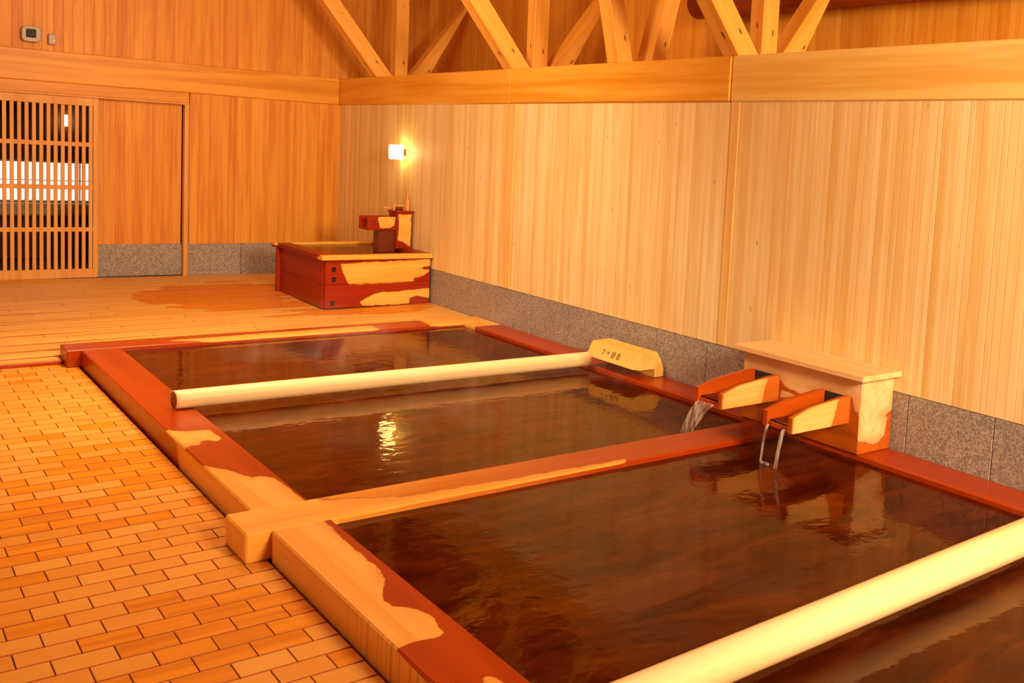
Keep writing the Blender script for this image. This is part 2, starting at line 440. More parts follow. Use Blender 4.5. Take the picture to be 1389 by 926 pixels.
# lattice sliding door
dr = empty('door_1', (1.5, L + .03, .13), None, None); tag(dr, 'sliding door of narrow vertical wooden slats', kind='structure')
D0, D1 = L - .008, L + .030
zb_, zt_ = .13, 1.848
b = MB().box(DX1 - .045, DX1, D0, D1, zb_, zt_, c=.003).box(DX0, DX0 + .05, D0, D1, zb_, zt_, c=.003)
b.box(DX0 + .05, DX1 - .045, D0, D1, zb_, .215, c=.003).box(DX0 + .05, DX1 - .045, D0, D1, 1.77, zt_, c=.003)
o1 = b.build('door_frame', M['door_wood'])
b = MB()
for z in (1.405, .995, .595): b.box(DX0 + .05, DX1 - .045, D0 + .006, D1 - .004, z - .02, z + .02, c=.002)
o2 = b.build('rail', M['door_wood'])
adopt(dr, o1, o2)
x = DX1 - .045 - .0275 + .008
while x > DX0 + .07:
    s_ = MB().box(x - .015, x + .015, D0 + .004, D1 - .008, .215, 1.77, c=.002).build('slat', M['door_wood']); adopt(dr, s_)
    x -= .0572

# ------------------------------------------------------------------ floors
def floor_height(x, y):
    u = np.clip((x - 1.2) / 3.1, 0, 1); t = (y - 7.58) / 3.33
    return (1 - u) * (.027 + t * .103) + u * (.100 + t * .018)

def boards(xr, yr, y_ref, name, mat, zfn, wetfn, phase=0, Lb=.1685, notch=None):
    mb = MB(); P, g = .1019, .0014; gy = .0033
    k0 = math.floor((yr[0] - y_ref) / P); k1 = math.ceil((yr[1] - y_ref) / P)
    rnd = random.Random(3)
    for k in range(k0, k1 + 1):
        ya, yb = y_ref + k * P, y_ref + (k + 1) * P
        ya, yb = max(ya, yr[0]), min(yb, yr[1])
        if yb - ya < .01: continue
        xs = .562 + (0 if k % 2 == phase else .0845) if Lb < .2 else rnd.random() * Lb
        xmax = xr[1] if notch is None or yb > notch[1] + .001 else notch[0]
        j0 = math.floor((xr[0] - xs) / Lb); j1 = math.ceil((xr[1] - xs) / Lb)
        for j in range(j0, j1 + 1):
            xa, xb = xs + j * Lb, xs + (j + 1) * Lb
            xa, xb = max(xa, xr[0]), min(xb, xmax)
            if xb - xa < .012: continue
            r = rnd.random(); dz = rnd.uniform(-.0004, .0004)
            x0, x1, y0, y1 = xa + g, xb - g, ya + gy, yb - gy; c = .0014 if Lb < .2 else .0006
            V = []; 
            for (px, py, dzz) in ((x0, y0, -.02), (x1, y0, -.02), (x1, y1, -.02), (x0, y1, -.02),
                                  (x0, y0, -c), (x1, y0, -c), (x1, y1, -c), (x0, y1, -c),
                                  (x0 + c, y0 + c, 0), (x1 - c, y0 + c, 0), (x1 - c, y1 - c, 0), (x0 + c, y1 - c, 0)):
                V.append((px, py, float(zfn(px, py)) + dz + dzz))
            F = []
            for lv in (0, 4):
                for i in range(4): F.append((lv + i, lv + (i + 1) % 4, lv + 4 + (i + 1) % 4, lv + 4 + i))
            F.append((8, 9, 10, 11))
            mb.add(V, F, amt=1.0, rnd=r, dry=wetfn(np.array([v[0] for v in V]), np.array([v[1] for v in V]), rnd))
    o = obj(name, mb.v, mb.f, [mat, M['joint']], None, False, mb.a)
    idx = np.tile(np.array([1] * 8 + [0]), len(mb.f) // 9); o.data.polygons.foreach_set('material_index', idx.astype(np.int32))
    return structure(o)

def lowfreq(x, y): return math.sin(3.1 * x + 1.3 * y + 1) + math.sin(1.7 * y - 2.2 * x + .4) + .7 * math.sin(5.3 * y + 2 * x)
WETSPOTS = [((.95, 5.25), .42, .75), ((1.1, 4.95), .25, .7), ((.85, 3.42), .30, .6), ((1.0, 3.2), .22, .7), ((.55, 4.7), .35, .35), ((.3, 4.3), .4, .3), ((.75, 2.9), .4, .4)]
def near_wet(x, y, rnd):
    cx, cy = float(x.mean()), float(y.mean())
    p = .05 + .05 * max(0, lowfreq(cx, cy))
    for (sx, sy), r, a in WETSPOTS:
        p += a * math.exp(-((cx - sx) ** 2 + (cy - sy) ** 2) / (r * r) * 1.3)
    w = rnd.random() < p
    return np.full(x.shape, -.1 if w else .1)
STAIN = [(1.98, 9.772), (2.235, 10.243), (2.678, 10.475), (3.557, 10.563), (3.5, 8.72), (4.363, 8.709), (4.2, 8.2), (3.6, 8.15), (3.083, 8.2), (2.744, 8.45), (2.533, 8.71), (2.274, 8.886), (2.119, 9.312)]
def far_wet(x, y, rnd): return -inside_dist(x, y, STAIN)

o = boards((-2.6, 1.236), (-2.2, 7.580), 3.126, 'floor', M['floor'], lambda x, y: 0.0, near_wet); tag(o, 'lower floor of small wooden blocks left of the bath')
o = boards((-2.6, W), (7.584, L), 7.6016, 'floor_far', M['upper_floor'], floor_height, far_wet, Lb=1.3, notch=(1.1615, 7.7035)); tag(o, 'raised wooden floor beyond the bath')
# sub-floor and step edge
structure(MB().box(-2.6, 1.236, -2.2, 7.58, -.10, -.012, c=0).build('floor_base', M['gap']))
V = []; 
for (x_, y_) in ((-2.6, 7.584), (1.2, 7.72), (W, 7.72), (-2.6, L + .1), (1.2, L + .1), (W + .05, L + .1)):
    V.append((x_, y_, float(floor_height(x_, y_)) - .017))
V[0] = (-2.6, 7.60, .01); n0 = len(V)
V += [(v[0], v[1], -.1) for v in V]
F = [(0, 1, 4, 3), (1, 2, 5, 4), (0, 6, 7, 1), (1, 7, 8, 2), (0, 3, 9, 6), (2, 8, 11, 5), (3, 4, 10, 9), (4, 5, 11, 10), (6, 9, 10, 7), (7, 10, 11, 8)]
structure(obj('floor_base_far', V, F, M['gap']))
sb = MB(); gridbox(sb, -2.6, 1.160, 7.578, 7.598, -.018, .024, .03, lambda x, y, z: -.03 + 0 * x, c=.003)
structure(sb.build('trim_11', M['rim_x']), 'dark reddish edge board of the floor step')

# ------------------------------------------------------------------ the sunken bath
bath = empty('sunken_bath', (2.6, 3.9, 0), 'large sunken wooden bath with thick square timber rims', 'bath')
DRY1 = [(1.20, 5.33), (1.34, 5.196), (1.424, 5.18), (1.429, 5.087), (1.437, 4.996), (1.397, 4.968), (1.373, 5.01), (1.336, 5.002), (1.314, 4.943), (1.285, 4.969), (1.251, 4.925), (1.20, 4.786)]
DRY2 = [(1.20, 4.74), (1.273, 4.577), (1.325, 4.482), (1.373, 4.353), (1.411, 4.365), (1.449, 4.308), (1.461, 4.08), (1.458, 3.85), (1.20, 3.85)]
DRY3 = [(1.20, 3.80), (1.446, 3.80), (1.441, 3.53), (1.439, 3.342), (1.44, 3.203), (1.419, 3.107), (1.355, 2.946), (1.36, 2.892), (1.41, 2.836), (1.428, 2.778), (1.425, 2.714), (1.419, 2.65), (1.398, 2.622), (1.338, 2.629), (1.277, 2.632), (1.20, 2.61)]
SPOT = [(1.381, 2.341), (1.407, 2.324), (1.400, 2.285), (1.376, 2.280), (1.36, 2.30)]
STRIPE = [(1.566, 3.757), (1.799, 3.800), (2.178, 3.782), (2.95, 3.748), (2.9, 3.70), (1.4, 3.70)]
def dry_left(x, y, z):
    d = union(*(inside_dist(x, y, p) for p in (DRY1, DRY2, DRY3, SPOT)))
    side = (x < XA + .008) & (z < ZK - .012)       # outer face: dry from the middle on
    ds = np.minimum(5.05 - y + (z - .05) * .5, .2)
    return np.where(side, ds, np.where(x > XC - .003, -.1, d))
def dry_cross(x, y, z):
    a = inside_dist(x, y, STRIPE)
    # dry end at the left, wet toward the spouts
    d = (1.50 - x) * .25 + (3.955 - y) * .5
    d = np.where(x < 1.5, np.minimum(.05 + (3.965 - y), .2), np.maximum(np.where(x < 1.8, d, -.2), a))
    return np.where((z < ZK - .02) & (x > 1.5), -.1, d)
def dry_far(x, y, z):
    a = inside_dist(x, y, [(1.75, 7.57), (2.661, 7.60), (3.3, 7.62), (3.3, 7.40), (2.096, 7.40)])
    return np.where(z < ZK - .02, -.1, np.maximum(a, np.minimum(x - 3.75, .1)))
def dry_right(x, y, z): return np.where(y > 7.25, (y - 7.25), -.1)

Y0 = -.6
mb = MB(); gridbox(mb, XA, XC, 3.9750, 7.4440, -.04, ZK, .016, dry_left)
mb2 = MB(); gridbox(mb2, XA, XC, Y0, 3.7200, -.04, ZK, .016, dry_left)
r1 = mb.build('rim_beam', M['rim_y']); r2 = mb2.build('rim_beam', M['rim_y'])
mb = MB(); gridbox(mb, 1.155, XD - .001, 3.7217, 3.9735, .0005, ZK, .016, dry_cross, amt=lambda x, y, z: (x - 1.5) / 1.3); r3 = mb.build('cross_beam', M['rim_x'])
mb = MB(); gridbox(mb, 1.1645, W - .002, 7.4460, 7.6985, .0005, ZK, .02, dry_far); r4 = mb.build('rim_beam', M['rim_x'])
mb = MB(); gridbox(mb, XD, W - .001, Y0, 7.4445, -.04, ZK, .02, dry_right); r5 = mb.build('rim_beam', M['rim_y'])
for o, lb in ((r1, 'far length of the left rim, mostly wet'), (r2, 'near length of the left rim, half dry'), (r3, 'cross beam lying over the left rim'), (r4, 'far end rim'), (r5, 'wet rim along the granite wall')): o['label'] = lb
# basin: floor, walls, bench
ZBOT = -.62
b = MB()
b.box(XA + .02, W, Y0 - .1, 7.70, ZBOT - .05, ZBOT, c=0)
b.box(XA + .02, XC, Y0 - .1, 7.70, ZBOT, -.042, c=0); b.box(XD, W, Y0 - .1, 7.70, ZBOT, -.042, c=0)
b.box(XC, XD, 7.446, 7.70, ZBOT, -.002, c=0); b.box(XC, XD, Y0 - .1, Y0, ZBOT, -.002, c=0)
b.box(XC, XD, 3.75, 3.95, ZBOT, -.002, c=0)
o1 = b.build('basin', M['basin'])
b = MB().box(XC + .001, 1.93, 3.96, 7.44, ZBOT + .001, -.24, c=.01).box(XC + .001, 1.93, Y0 + .01, 3.74, ZBOT + .001, -.24, c=.01)
o2 = b.build('bench', M['basin'])
adopt(bath, r1, r2, r3, r4, r5, o1, o2)

def water(name, x0, x1, y0, y1, z, label):
    o = obj(name, [(x0, y0, z), (x1, y0, z), (x1, y1, z), (x0, y1, z)], [(0, 1, 2, 3)], M['water'])
    return tag(o, label, 'water', kind='stuff')
water('bath_water', XC + .0005, XD - .0005, 3.9740, 7.4455, WATER, 'steaming bath water beyond the cross beam')
water('bath_water', XC + .0005, XD - .0005, Y0 + .001, 3.7212, WATER, 'dark brown bath water on the near side of the cross beam')

# ------------------------------------------------------------------ poles
def pole(x0, x1, ya, yb, ra, rb, label):
    n = 40; rnd = random.Random(int(ya * 10)); pts = []; rr = []
    for i in range(n + 1):
        t = i / n; r = ra + (rb - ra) * t
        e = 1.0
        if i == 0 or i == n: e = .93
        xx = x0 + (x1 - x0) * t
        rr.append(r * e * (1 + .008 * math.sin(9 * t + ya))); pts.append((xx, ya + (yb - ya) * t, ZK + r * 1.0 + .001))
    pts[1] = (x0 + .006, *pts[1][1:]); pts[-2] = (x1 - .006, *pts[-2][1:])
    o = MB().tube(pts, rr, 40).build('round_pole', M['pole'], smooth=True)
    for v in o.data.vertices:                         # ends sawn slightly askew
        if v.co.x < x0 + .01: v.co.x += .38 * (ya - v.co.y)
    o.data.materials.append(M['pole_end'])
    for p in o.data.polygons:
        if abs(p.normal.x) > .8 and len(p.vertices) > 4: p.use_smooth = False; p.material_index = 1
    return tag(o, label, 'pole', 'round timber poles laid across the bath')
pole(1.375, 4.028, 5.66, 5.60, .050, .049, 'peeled round log across the far bath, its end on the left rim')
pole(1.28, 4.24, 1.925, 1.985, .058, .070, 'thick peeled round log across the near bath, at the lower right')

# ------------------------------------------------------------------ carved block holding the far pole
blk = empty('pole_block', (4.17, 5.38, ZK), 'low six-sided wooden block with burnt-in characters at the far pole end', 'wooden block')
prof = [(4.035, .185), (4.088, .285), (4.236, .289), (4.272, .237), (4.300, .167), (4.300, ZK + .001), (4.222, ZK + .001), (4.220, .174), (4.100, .174)]
o1 = MB().prism(prof, 5.10, 5.645, 'Y', c=.004).build('block', M['block'])
# burnt characters on the slanted front
b = MB()
sx, sz = 4.088 - 4.035, .285 - .185; sl = math.hypot(sx, sz); ux, uz = sx / sl, sz / sl; nx_, nz_ = -uz, ux
def stroke(yc, h0, y1, h1, w=.005):
    # from (y, height along the slope) to (y, height)
    dy, dh = y1 - yc, h1 - h0; l = math.hypot(dy, dh) or 1; py, ph = -dh / l * w / 2, dy / l * w / 2
    v = []
    for off in (.0002, .0012):
        for (a, h) in ((yc + py, h0 + ph), (y1 + py, h1 + ph), (y1 - py, h1 - ph), (yc - py, h0 - ph)):
            v.append((4.035 + ux * h + nx_ * off, a, .185 + uz * h + nz_ * off))
    b.add(v, [(3, 2, 1, 0), (4, 5, 6, 7), (0, 1, 5, 4), (1, 2, 6, 5), (2, 3, 7, 6), (3, 0, 4, 7)])
def glyph(yc, segs, s_=.020):
    for (a0, h0, a1, h1) in segs: stroke(yc - a0 * s_, .055 + h0 * s_, yc - a1 * s_, .055 + h1 * s_)
G = []
glyph(5.476, [(-.8, .8, .8, .9), (.8, .9, .5, 0), (.5, 0, -.4, -1)])
G.append(b.build('character', M['ink'])); b = MB()
glyph(5.417, [(-.6, .5, .6, .6), (-.2, .2, -.7, -.3), (.1, .3, .6, -.3)])
G.append(b.build('character', M['ink'])); b = MB()
glyph(5.358, [(-.7, 1, .7, 1), (-.7, 1, -.7, -1), (.7, 1, .7, -1), (-.7, .35, .7, .35), (-.7, -.3, .7, -.3), (-.7, -1, .7, -1)])
G.append(b.build('character', M['ink'])); b = MB()
glyph(5.300, [(0, 1.2, .2, .9), (-.8, .7, .8, .7), (-.6, .3, .6, .3), (-.6, .3, -.6, -.9), (.6, .3, .6, -.9), (-.6, -.3, .6, -.3), (-.8, -1, .8, -1)])
G.append(b.build('character', M['ink']))
adopt(blk, o1, *G)

# ------------------------------------------------------------------ spout box with two chutes
sbx = empty('spout_box', (4.17, 3.63, ZK), 'pale wooden water box against the right wall with two open chutes', 'water box')
F1 = [(4.2, .6), (3.0, .6), (3.174, .404), (3.196, .34), (3.225, .34), (3.255, .405), (3.282, .41), (3.436, .40), (3.592, .345), (3.701, .355), (3.738, .366), (3.766, .40), (3.841, .405), (4.009, .405), (4.093, .38), (4.2, .38)]
F2 = [(3.761, .345), (3.62, .335), (3.769, .29)]
R1 = [(4.0, .6), (4.4, .6), (4.295, .327), (4.225, .305), (4.265, .292), (4.255, .202), (4.206, .165), (4.174, .153), (4.085, .182), (4.02, .19)]
def dry_box(x, y, z):
    front = union(inside_dist(y, z, F1), inside_dist(y, z, F2)); side = inside_dist(x, z, R1)
    return np.where(y < 3.197, side, front)
mb = MB(); gridbox(mb, 4.04, W - .002, 3.19, 4.07, ZK + .0005, .515, .014, dry_box); o1 = mb.build('body', M['box'])
mb = MB(); gridbox(mb, 3.985, W - .002, 3.145, 4.105, .5155, .546, .02, lambda x, y, z: .15 + 0 * x, c=.003); o2 = mb.build('lid', M['box'])
o3 = MB().box(4.038, 4.0405, 3.19, 3.193, ZK, .515, c=0).build('corner_seam', M['dark_wood'])
adopt(sbx, o1, o2)
bpy.data.objects.remove(o3)
def chute(y0, y1, zb, lab):
    ch = None
    t = .028
    parts = []
    # side boards with a sloped, chamfered tip
    for k, (a, c_) in enumerate(((y0, y0 + t), (y1 - t, y1))):
        prof = [(3.605, zb), (3.600, zb + .085), (3.74, zb + .118), (3.97, zb + .142), (4.039, zb + .142), (4.039, zb + .0)]
        mb = MB(); n = 22; V = []; dry = []
        # gridded board: columns along x, rows between bottom and top profile
        def top(x):
            return np.interp(x, [3.600, 3.74, 3.97, 4.04], [zb + .080, zb + .114, zb + .142, zb + .142])
        xs = coords(3.600, 4.039, .014, .003); m = 8
        for yy in (a, c_):
            for x_ in xs:
                for j in range(m + 1):
                    z_ = zb + (top(x_) - zb) * j / m; V.append((x_, yy, z_))
        N = len(xs) * (m + 1); F = []
        for i in range(len(xs) - 1):
            for j in range(m):
                q = i * (m + 1) + j; F.append((q, q + m + 1, q + m + 2, q + 1)); F.append((N + q, N + q + 1, N + q + m + 2, N + q + m + 1))
            q = i * (m + 1); F.append((q, N + q, N + q + m + 1, q + m + 1)); q += m; F.append((q, q + m + 1, N + q + m + 1, N + q))
        for j in range(m):
            F.append((j, j + 1, N + j + 1, N + j)); q = (len(xs) - 1) * (m + 1) + j; F.append((q, N + q, N + q + 1, q + 1))
        A = np.array(V)
        outer_near = (A[:, 1] < y0 + .001)
        dd = np.minimum(3.925 - A[:, 0] + (A[:, 2] - zb - .07) * .3, .2); dd = np.minimum(dd, A[:, 0] - 3.607)
        dd = np.minimum(dd, .012 + (A[:, 2] - zb) * 1.0)
        mb.add(V, F, amt=np.where(outer_near, .7, 1.0), dry=np.where(outer_near, dd, -.1)); parts.append(mb.build('side_board', M['chute']))
    mb = MB(); gridbox(mb, 3.612, 4.039, y0 + t + .0005, y1 - t - .0005, zb + .002, zb + .026, .03, lambda x, y, z: -.1 + 0 * x, c=.002)
    parts.append(mb.build('chute_floor', M['chute']))
    # dark mouth where the water enters
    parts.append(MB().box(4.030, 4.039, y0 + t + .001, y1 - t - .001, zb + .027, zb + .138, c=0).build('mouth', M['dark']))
    mb = MB().box(3.62, 4.029, y0 + t + .001, y1 - t - .001, zb + .0262, zb + .036, c=.002)
    parts.append(mb.build('flowing_water', M['water']))
    p0 = parts[0]
    root = bpy.data.objects.new('chute', None); COL.objects.link(root)
    root.parent = sbx; root['label'] = lab
    root.location = (0, 0, 0); root.matrix_parent_inverse = Matrix.Translation(sbx.location).inverted()
    for p in parts: p.parent = root
chute(3.776, 3.992, .278, 'farther open chute')
chute(3.262, 3.462, .272, 'nearer open chute')

def stream(name, sheets, label):
    mb = MB()
    for (x0, y0, x1, y1, z0, z1, out, wob, *dy) in sheets:
        dy = dy[0] if dy else 0.0
        n = 12; m = 6; V = []
        for side in (0, 1):
            for i in range(n + 1):
                t = i / n; z = z0 + (z1 - z0) * t; dx = -out * math.sqrt(t)
                sh = 1 - wob * t
                for j in range(m + 1):
                    u = (j / m - .5) * sh + .5
                    V.append((x0 + (x1 - x0) * u + dx + side * .004 * (1 - .5 * t), y0 + (y1 - y0) * u + dy * t ** .8, z))
        N = (n + 1) * (m + 1); F = []
        for i in range(n):
            for j in range(m):
                q = i * (m + 1) + j; F.append((q, q + 1, q + m + 2, q + m + 1)); F.append((N + q, N + q + m + 1, N + q + m + 2, N + q + 1))
            q = i * (m + 1); F.append((q, q + m + 1, N + q + m + 1, N + q)); q += m; F.append((q, N + q, N + q + m + 1, q + m + 1))
        for j in range(m):
            F.append((j, N + j, N + j + 1, j + 1)); q = n * (m + 1) + j; F.append((q, q + 1, N + q + 1, N + q))
        mb.add(V, F)
    return tag(mb.build(name, M['stream'], smooth=True), label, 'water')
stream('water_stream', [(3.60, 3.962, 3.60, 3.925, .290, WATER + .002, .035, .1, .10), (3.60, 3.918, 3.60, 3.865, .290, WATER + .002, .03, .5, .125), (3.60, 3.860, 3.60, 3.830, .290, WATER + .002, .02, .5, .150)],
       'wide sheet of water falling from the farther chute')
stream('water_stream', [(3.60, 3.432, 3.60, 3.418, .285, WATER + .002, .04, .1), (3.60, 3.322, 3.60, 3.298, .285, WATER + .002, .05, .2), (3.558, 3.42, 3.558, 3.36, WATER + .016, WATER + .002, .0, .0)],
       'two thin streams of water falling from the nearer chute')

# ------------------------------------------------------------------ small raised tub in the far corner
TZ = .105; TT = .535
tub = empty('small_tub', (3.78, 9.15, TZ), 'small raised square wooden tub stained dark red in the far corner', 'tub')
UP = [(3.426, .50), (4.141, .523), (4.30, .523), (4.289, .465), (4.144, .439), (4.291, .416), (4.209, .369), (4.126, .353), (4.128, .314), (3.515, .308), (3.486, .337), (3.446, .431)]
LO = [(3.60, .150), (3.749, .223), (4.11, .236), (4.30, .249), (4.301, .149), (4.153, .186), (4.082, .16), (4.083, .118), (3.951, .112), (3.636, .112)]
def dry_front(x, y, z): return np.where(y < 8.575, union(inside_dist(x, z, UP), inside_dist(x, z, LO)), -.1)
T0, T1, U0, U1 = 3.28, 4.285, 8.57, 9.73
zm = .316
mb = MB(); gridbox(mb, T0 + .012, T1, U0, U0 + .045, TZ, zm - .001, .014, dry_front, c=.003); gridbox(mb, T0 + .012, T1, U0, U0 + .045, zm + .001, TT, .014, dry_front, c=.003)
o1 = mb.build('front_wall', M['tub'])
allwet = lambda x, y, z: -.1 + 0 * x
mb = MB(); gridbox(mb, T0, T0 + .045, U0 + .0455, U1 - .0455, TZ, zm - .001, .05, allwet, c=.003); gridbox(mb, T0, T0 + .045, U0 + .0455, U1 - .0455, zm + .001, TT, .05, allwet, c=.003)
o2 = mb.build('side_wall', M['tub_y'])
mb = MB(); gridbox(mb, T1 - .045, T1, U0 + .0455, U1 - .0455, TZ, TT, .05, allwet, c=.003); o3 = mb.build('side_wall', M['tub_y'])
mb = MB(); gridbox(mb, T0 - .03, T1, U1 - .045, U1, TZ, TT, .05, allwet, c=.003); o4 = mb.build('back_wall', M['tub'])
RZ = .578
def rim(x0, x1, y0, y1, mat, fn):
    mb = MB(); gridbox(mb, x0, x1, y0, y1, TT + .0005, RZ, .02, fn, c=.004); return mb.build('rim_board', mat)
o5 = rim(T0 - .03, T1 + .012, U0 - .03, U0 + .085, M['tub'], lambda x, y, z: np.where(z < RZ - .01, .12, (y < U0 + .03) * .16 - .05))
o6 = rim(T0 - .03, T0 + .085, U0 + .0855, U1 - .055, M['tub_y'], lambda x, y, z: -.1 + 0 * x)
o7 = rim(T1 - .10, T1 + .012, U0 + .0855, U1 - .055, M['tub_y'], lambda x, y, z: -.1 + 0 * x)
o8 = rim(T0 - .06, T1 + .012, U1 - .0545, U1 + .04, M['tub'], lambda x, y, z: np.where(z > RZ - .008, .1, -.1))
pegs = [MB().box(x_ - .020, x_ + .020, U0 - .0015, U0 + .02, z_ - .022, z_ + .022, c=.001).build('joint_peg', M['peg']) for x_, z_ in ((3.367, .450), (3.369, .362), (3.358, .150))]
o9 = MB().box(T0 + .046, T1 - .046, U0 + .046, U1 - .046, TZ, TZ + .03, c=0).build('tub_floor', M['basin'])
adopt(tub, o1, o2, o3, o4, o5, o6, o7, o8, o9, *pegs)
water('tub_water', T0 + .0455, T1 - .0455, U0 + .0455, U1 - .0455, .556, 'still water filling the small raised tub')

# wooden pillar and spout standing in the tub
tw = empty('tub_fountain', (4.17, 9.08, .14), 'wooden water pillar with a short spout rising from the small tub', 'fountain')
def dry_tw(x, y, z):
    f = inside_dist(x, z, [(4.145, .66), (4.145, .91), (4.275, .91), (4.275, .60), (4.255, .60), (4.20, .645)])
    return np.where(y < 8.985, f, -.1)
mb = MB(); gridbox(mb, 4.125, 4.29, 8.98, 9.16, .5805, .925, .012, dry_tw, c=.003); o1 = mb.build('pillar', M['tub_y'])
mb = MB(); gridbox(mb, 4.115, 4.30, 8.97, 9.17, .9255, .942, .03, allwet, c=.003); o2 = mb.build('cap', M['tub_y'])
b = MB().box(3.965, 4.1245, 9.00, 9.14, .137, .757, c=.004); o3 = b.build('post', M['dark_wood'])
def dry_ch(x, y, z):
    f = inside_dist(x, z, [(3.955, .895), (4.115, .895), (4.11, .80), (4.07, .775), (3.965, .775), (3.945, .84), (3.93, .87)])
    return np.where(y < 8.995, f, -.1)
mb = MB()
gridbox(mb, 3.84, 4.124, 8.985, 9.010, .759, .885, .012, dry_ch, c=.003)
gridbox(mb, 3.84, 4.124, 9.165, 9.190, .759, .885, .03, allwet, c=.003)
gridbox(mb, 3.842, 4.124, 9.0105, 9.1645, .759, .782, .03, allwet, c=.003)
o4 = mb.build('spout', M['tub_y'])
adopt(tw, o1, o2, o3, o4)
# ladle rack and ladle on top of the pillar
rk = empty('ladle_rack', (4.2, 9.07, .942), 'little wooden rack standing on top of the tub pillar', 'rack')
o1 = MB().box(4.245, 4.262, 9.03, 9.05, .943, 1.145, c=.002).box(4.236, 4.27, 9.025, 9.055, .943, 1.045, c=.002).build('post', M['door_wood'])
o2 = MB().box(4.118, 4.13, 9.03, 9.05, .943, 1.04, c=.002).build('post', M['door_wood'])
o3 = MB().box(4.10, 4.236, 9.034, 9.046, .985, .999, c=.002).build('bar', M['door_wood'])
adopt(rk, o1, o2, o3)
ld = empty('wooden_ladle', (4.19, 9.12, .96), 'small wooden ladle lying on the tub pillar', 'ladle')
o1 = MB().tube([(4.03, 9.08, .968), (4.12, 9.10, .958), (4.17, 9.11, .958)], [.006, .006, .006], 8).build('handle', M['door_wood'], smooth=True)
cup = MB(); n = 20; V = []; F = []
for (r, z) in ((.0, .946), (.036, .946), (.040, .975), (.034, .975), (.030, .951), (.0, .951)):
    for k in range(n): a = 2 * math.pi * k / n; V.append((4.205 + r * math.cos(a), 9.115 + r * math.sin(a), z - .003))
for i in range(5):
    for k in range(n): F.append((i * n + k, i * n + (k + 1) % n, (i + 1) * n + (k + 1) % n, (i + 1) * n + k))
cup.add(V, F); o2 = cup.build('cup', M['log'], smooth=True)
adopt(ld, o1, o2)

# ------------------------------------------------------------------ lamp on the right wall
wl = empty('wall_lamp', (4.29, 9.24, 1.5), 'square glowing lamp on the right wall above the small tub', 'lamp')
o1 = MB().box(4.165, 4.262, 9.17, 9.29, 1.435, 1.57, c=.006).build('lamp_shade', M['lamp_glass'])
o2 = MB().box(4.2625, 4.278, 9.20, 9.26, 1.46, 1.545, c=.003).build('back_plate', M['trim_z'])
o3 = MB().box(4.2785, W - .0005, 9.21, 9.25, 1.47, 1.535, c=.002).build('bracket', M['dark_wood'])
adopt(wl, o1, o2, o3)

# ------------------------------------------------------------------ small devices on the far wall
sn = empty('wall_sensor', (1.42, L, 2.39), 'beige rounded box with a black square face on the far wall', 'sensor')
def rbox(x0, x1, y0, y1, z0, z1, r):
    P = []
    for (cx_, cz_, a0) in ((x1 - r, z1 - r, 0), (x0 + r, z1 - r, 90), (x0 + r, z0 + r, 180), (x1 - r, z0 + r, 270)):
        for k in range(5): a = math.radians(a0 + 22.5 * k); P.append((cx_ + r * math.cos(a), cz_ + r * math.sin(a)))
    return MB().prism(P, y0, y1, 'Y', c=.006)
o1 = rbox(1.345, 1.495, L - .07, L - .001, 2.315, 2.455, .035).build('housing', M['beige'])
o2 = rbox(1.378, 1.455, L - .078, L - .0705, 2.352, 2.428, .008).build('black_face', M['black'])
adopt(sn, o1, o2)
jb = empty('junction_box', (1.585, L, 2.36), 'tiny beige box beside the black-faced sensor on the far wall', 'box')
o1 = rbox(1.555, 1.612, L - .05, L - .001, 2.31, 2.405, .01).build('housing', M['beige']); o2 = MB().tube([(1.595, L - .051, 2.345), (1.595, L - .058, 2.345)], [.009, .009], 12).build('knob', M['white_paint'])
adopt(jb, o1, o2)

# ------------------------------------------------------------------ timber struts above the wall beam
def strut(x, z, y, dx, dz, length, label, w=.15, d=.14, zcut=ZT + .0005):
    """square timber standing on the beam; (x,z) = middle of its foot, running along (dx,dz) in the plane y = const"""
    l = math.hypot(dx, dz); dx, dz = dx / l, dz / l
    # outline in the x-z plane, foot cut level, top cut level
    px, pz = dz, -dx
    zt = min(z + dz * length, ZC - .002)
    def hit(s, zz):
        bx, bz = x + px * w / 2 * s, z + pz * w / 2 * s; t = (zz - bz) / dz; return (bx + dx * t, zz)
    P = [hit(-1, zcut), hit(1, zcut), hit(1, zt), hit(-1, zt)]
    P = [(min(q[0], WU - .002), q[1]) for q in P]
    mb = MB()
    bm = bmesh.new(); vs = [bm.verts.new((q[0], yy, q[1])) for yy in (y, y + d) for q in P]
    for f in ((0, 1, 2, 3), (7, 6, 5, 4), (0, 4, 5, 1), (1, 5, 6, 2), (2, 6, 7, 3), (3, 7, 4, 0)): bm.faces.new([vs[i] for i in f])
    bmesh.ops.recalc_face_normals(bm, faces=bm.faces)
    bmesh.ops.bevel(bm, geom=bm.edges[:], offset=.004, segments=1, affect='EDGES', profile=.5)
    # local frame: origin at the foot, z along the timber
    Rm = Matrix(((dz, 0, dx, x), (0, 1, 0, y), (-dx, 0, dz, z), (0, 0, 0, 1)))
    inv = Rm.inverted(); bmesh.ops.transform(bm, matrix=inv, verts=bm.verts)
    me = bpy.data.meshes.new('timber_strut'); bm.to_mesh(me); bm.free(); me.materials.append(M['strut'])
    o = bpy.data.objects.new('timber_strut', me); COL.objects.link(o); o.matrix_world = Rm
    return tag(o, label, 'strut', 'timber struts standing on the wall beam')
names = {9.97: 'the farthest', 7.27: 'the middle', 4.56: 'the nearest'}
for y, nm in names.items():
    sep = .0
    strut(4.405, ZT, y, -.82, 1, 2.2, 'diagonal strut leaning left in %s group of timber struts' % nm)
    strut(4.587, ZT, y + .012, 0, 1, 2, 'upright post in the centre of %s group of timber struts' % nm, w=.14, d=.12)
    strut(4.762, ZT, y, .9, 1, 1.4, 'diagonal strut leaning right in %s group of timber struts' % nm)
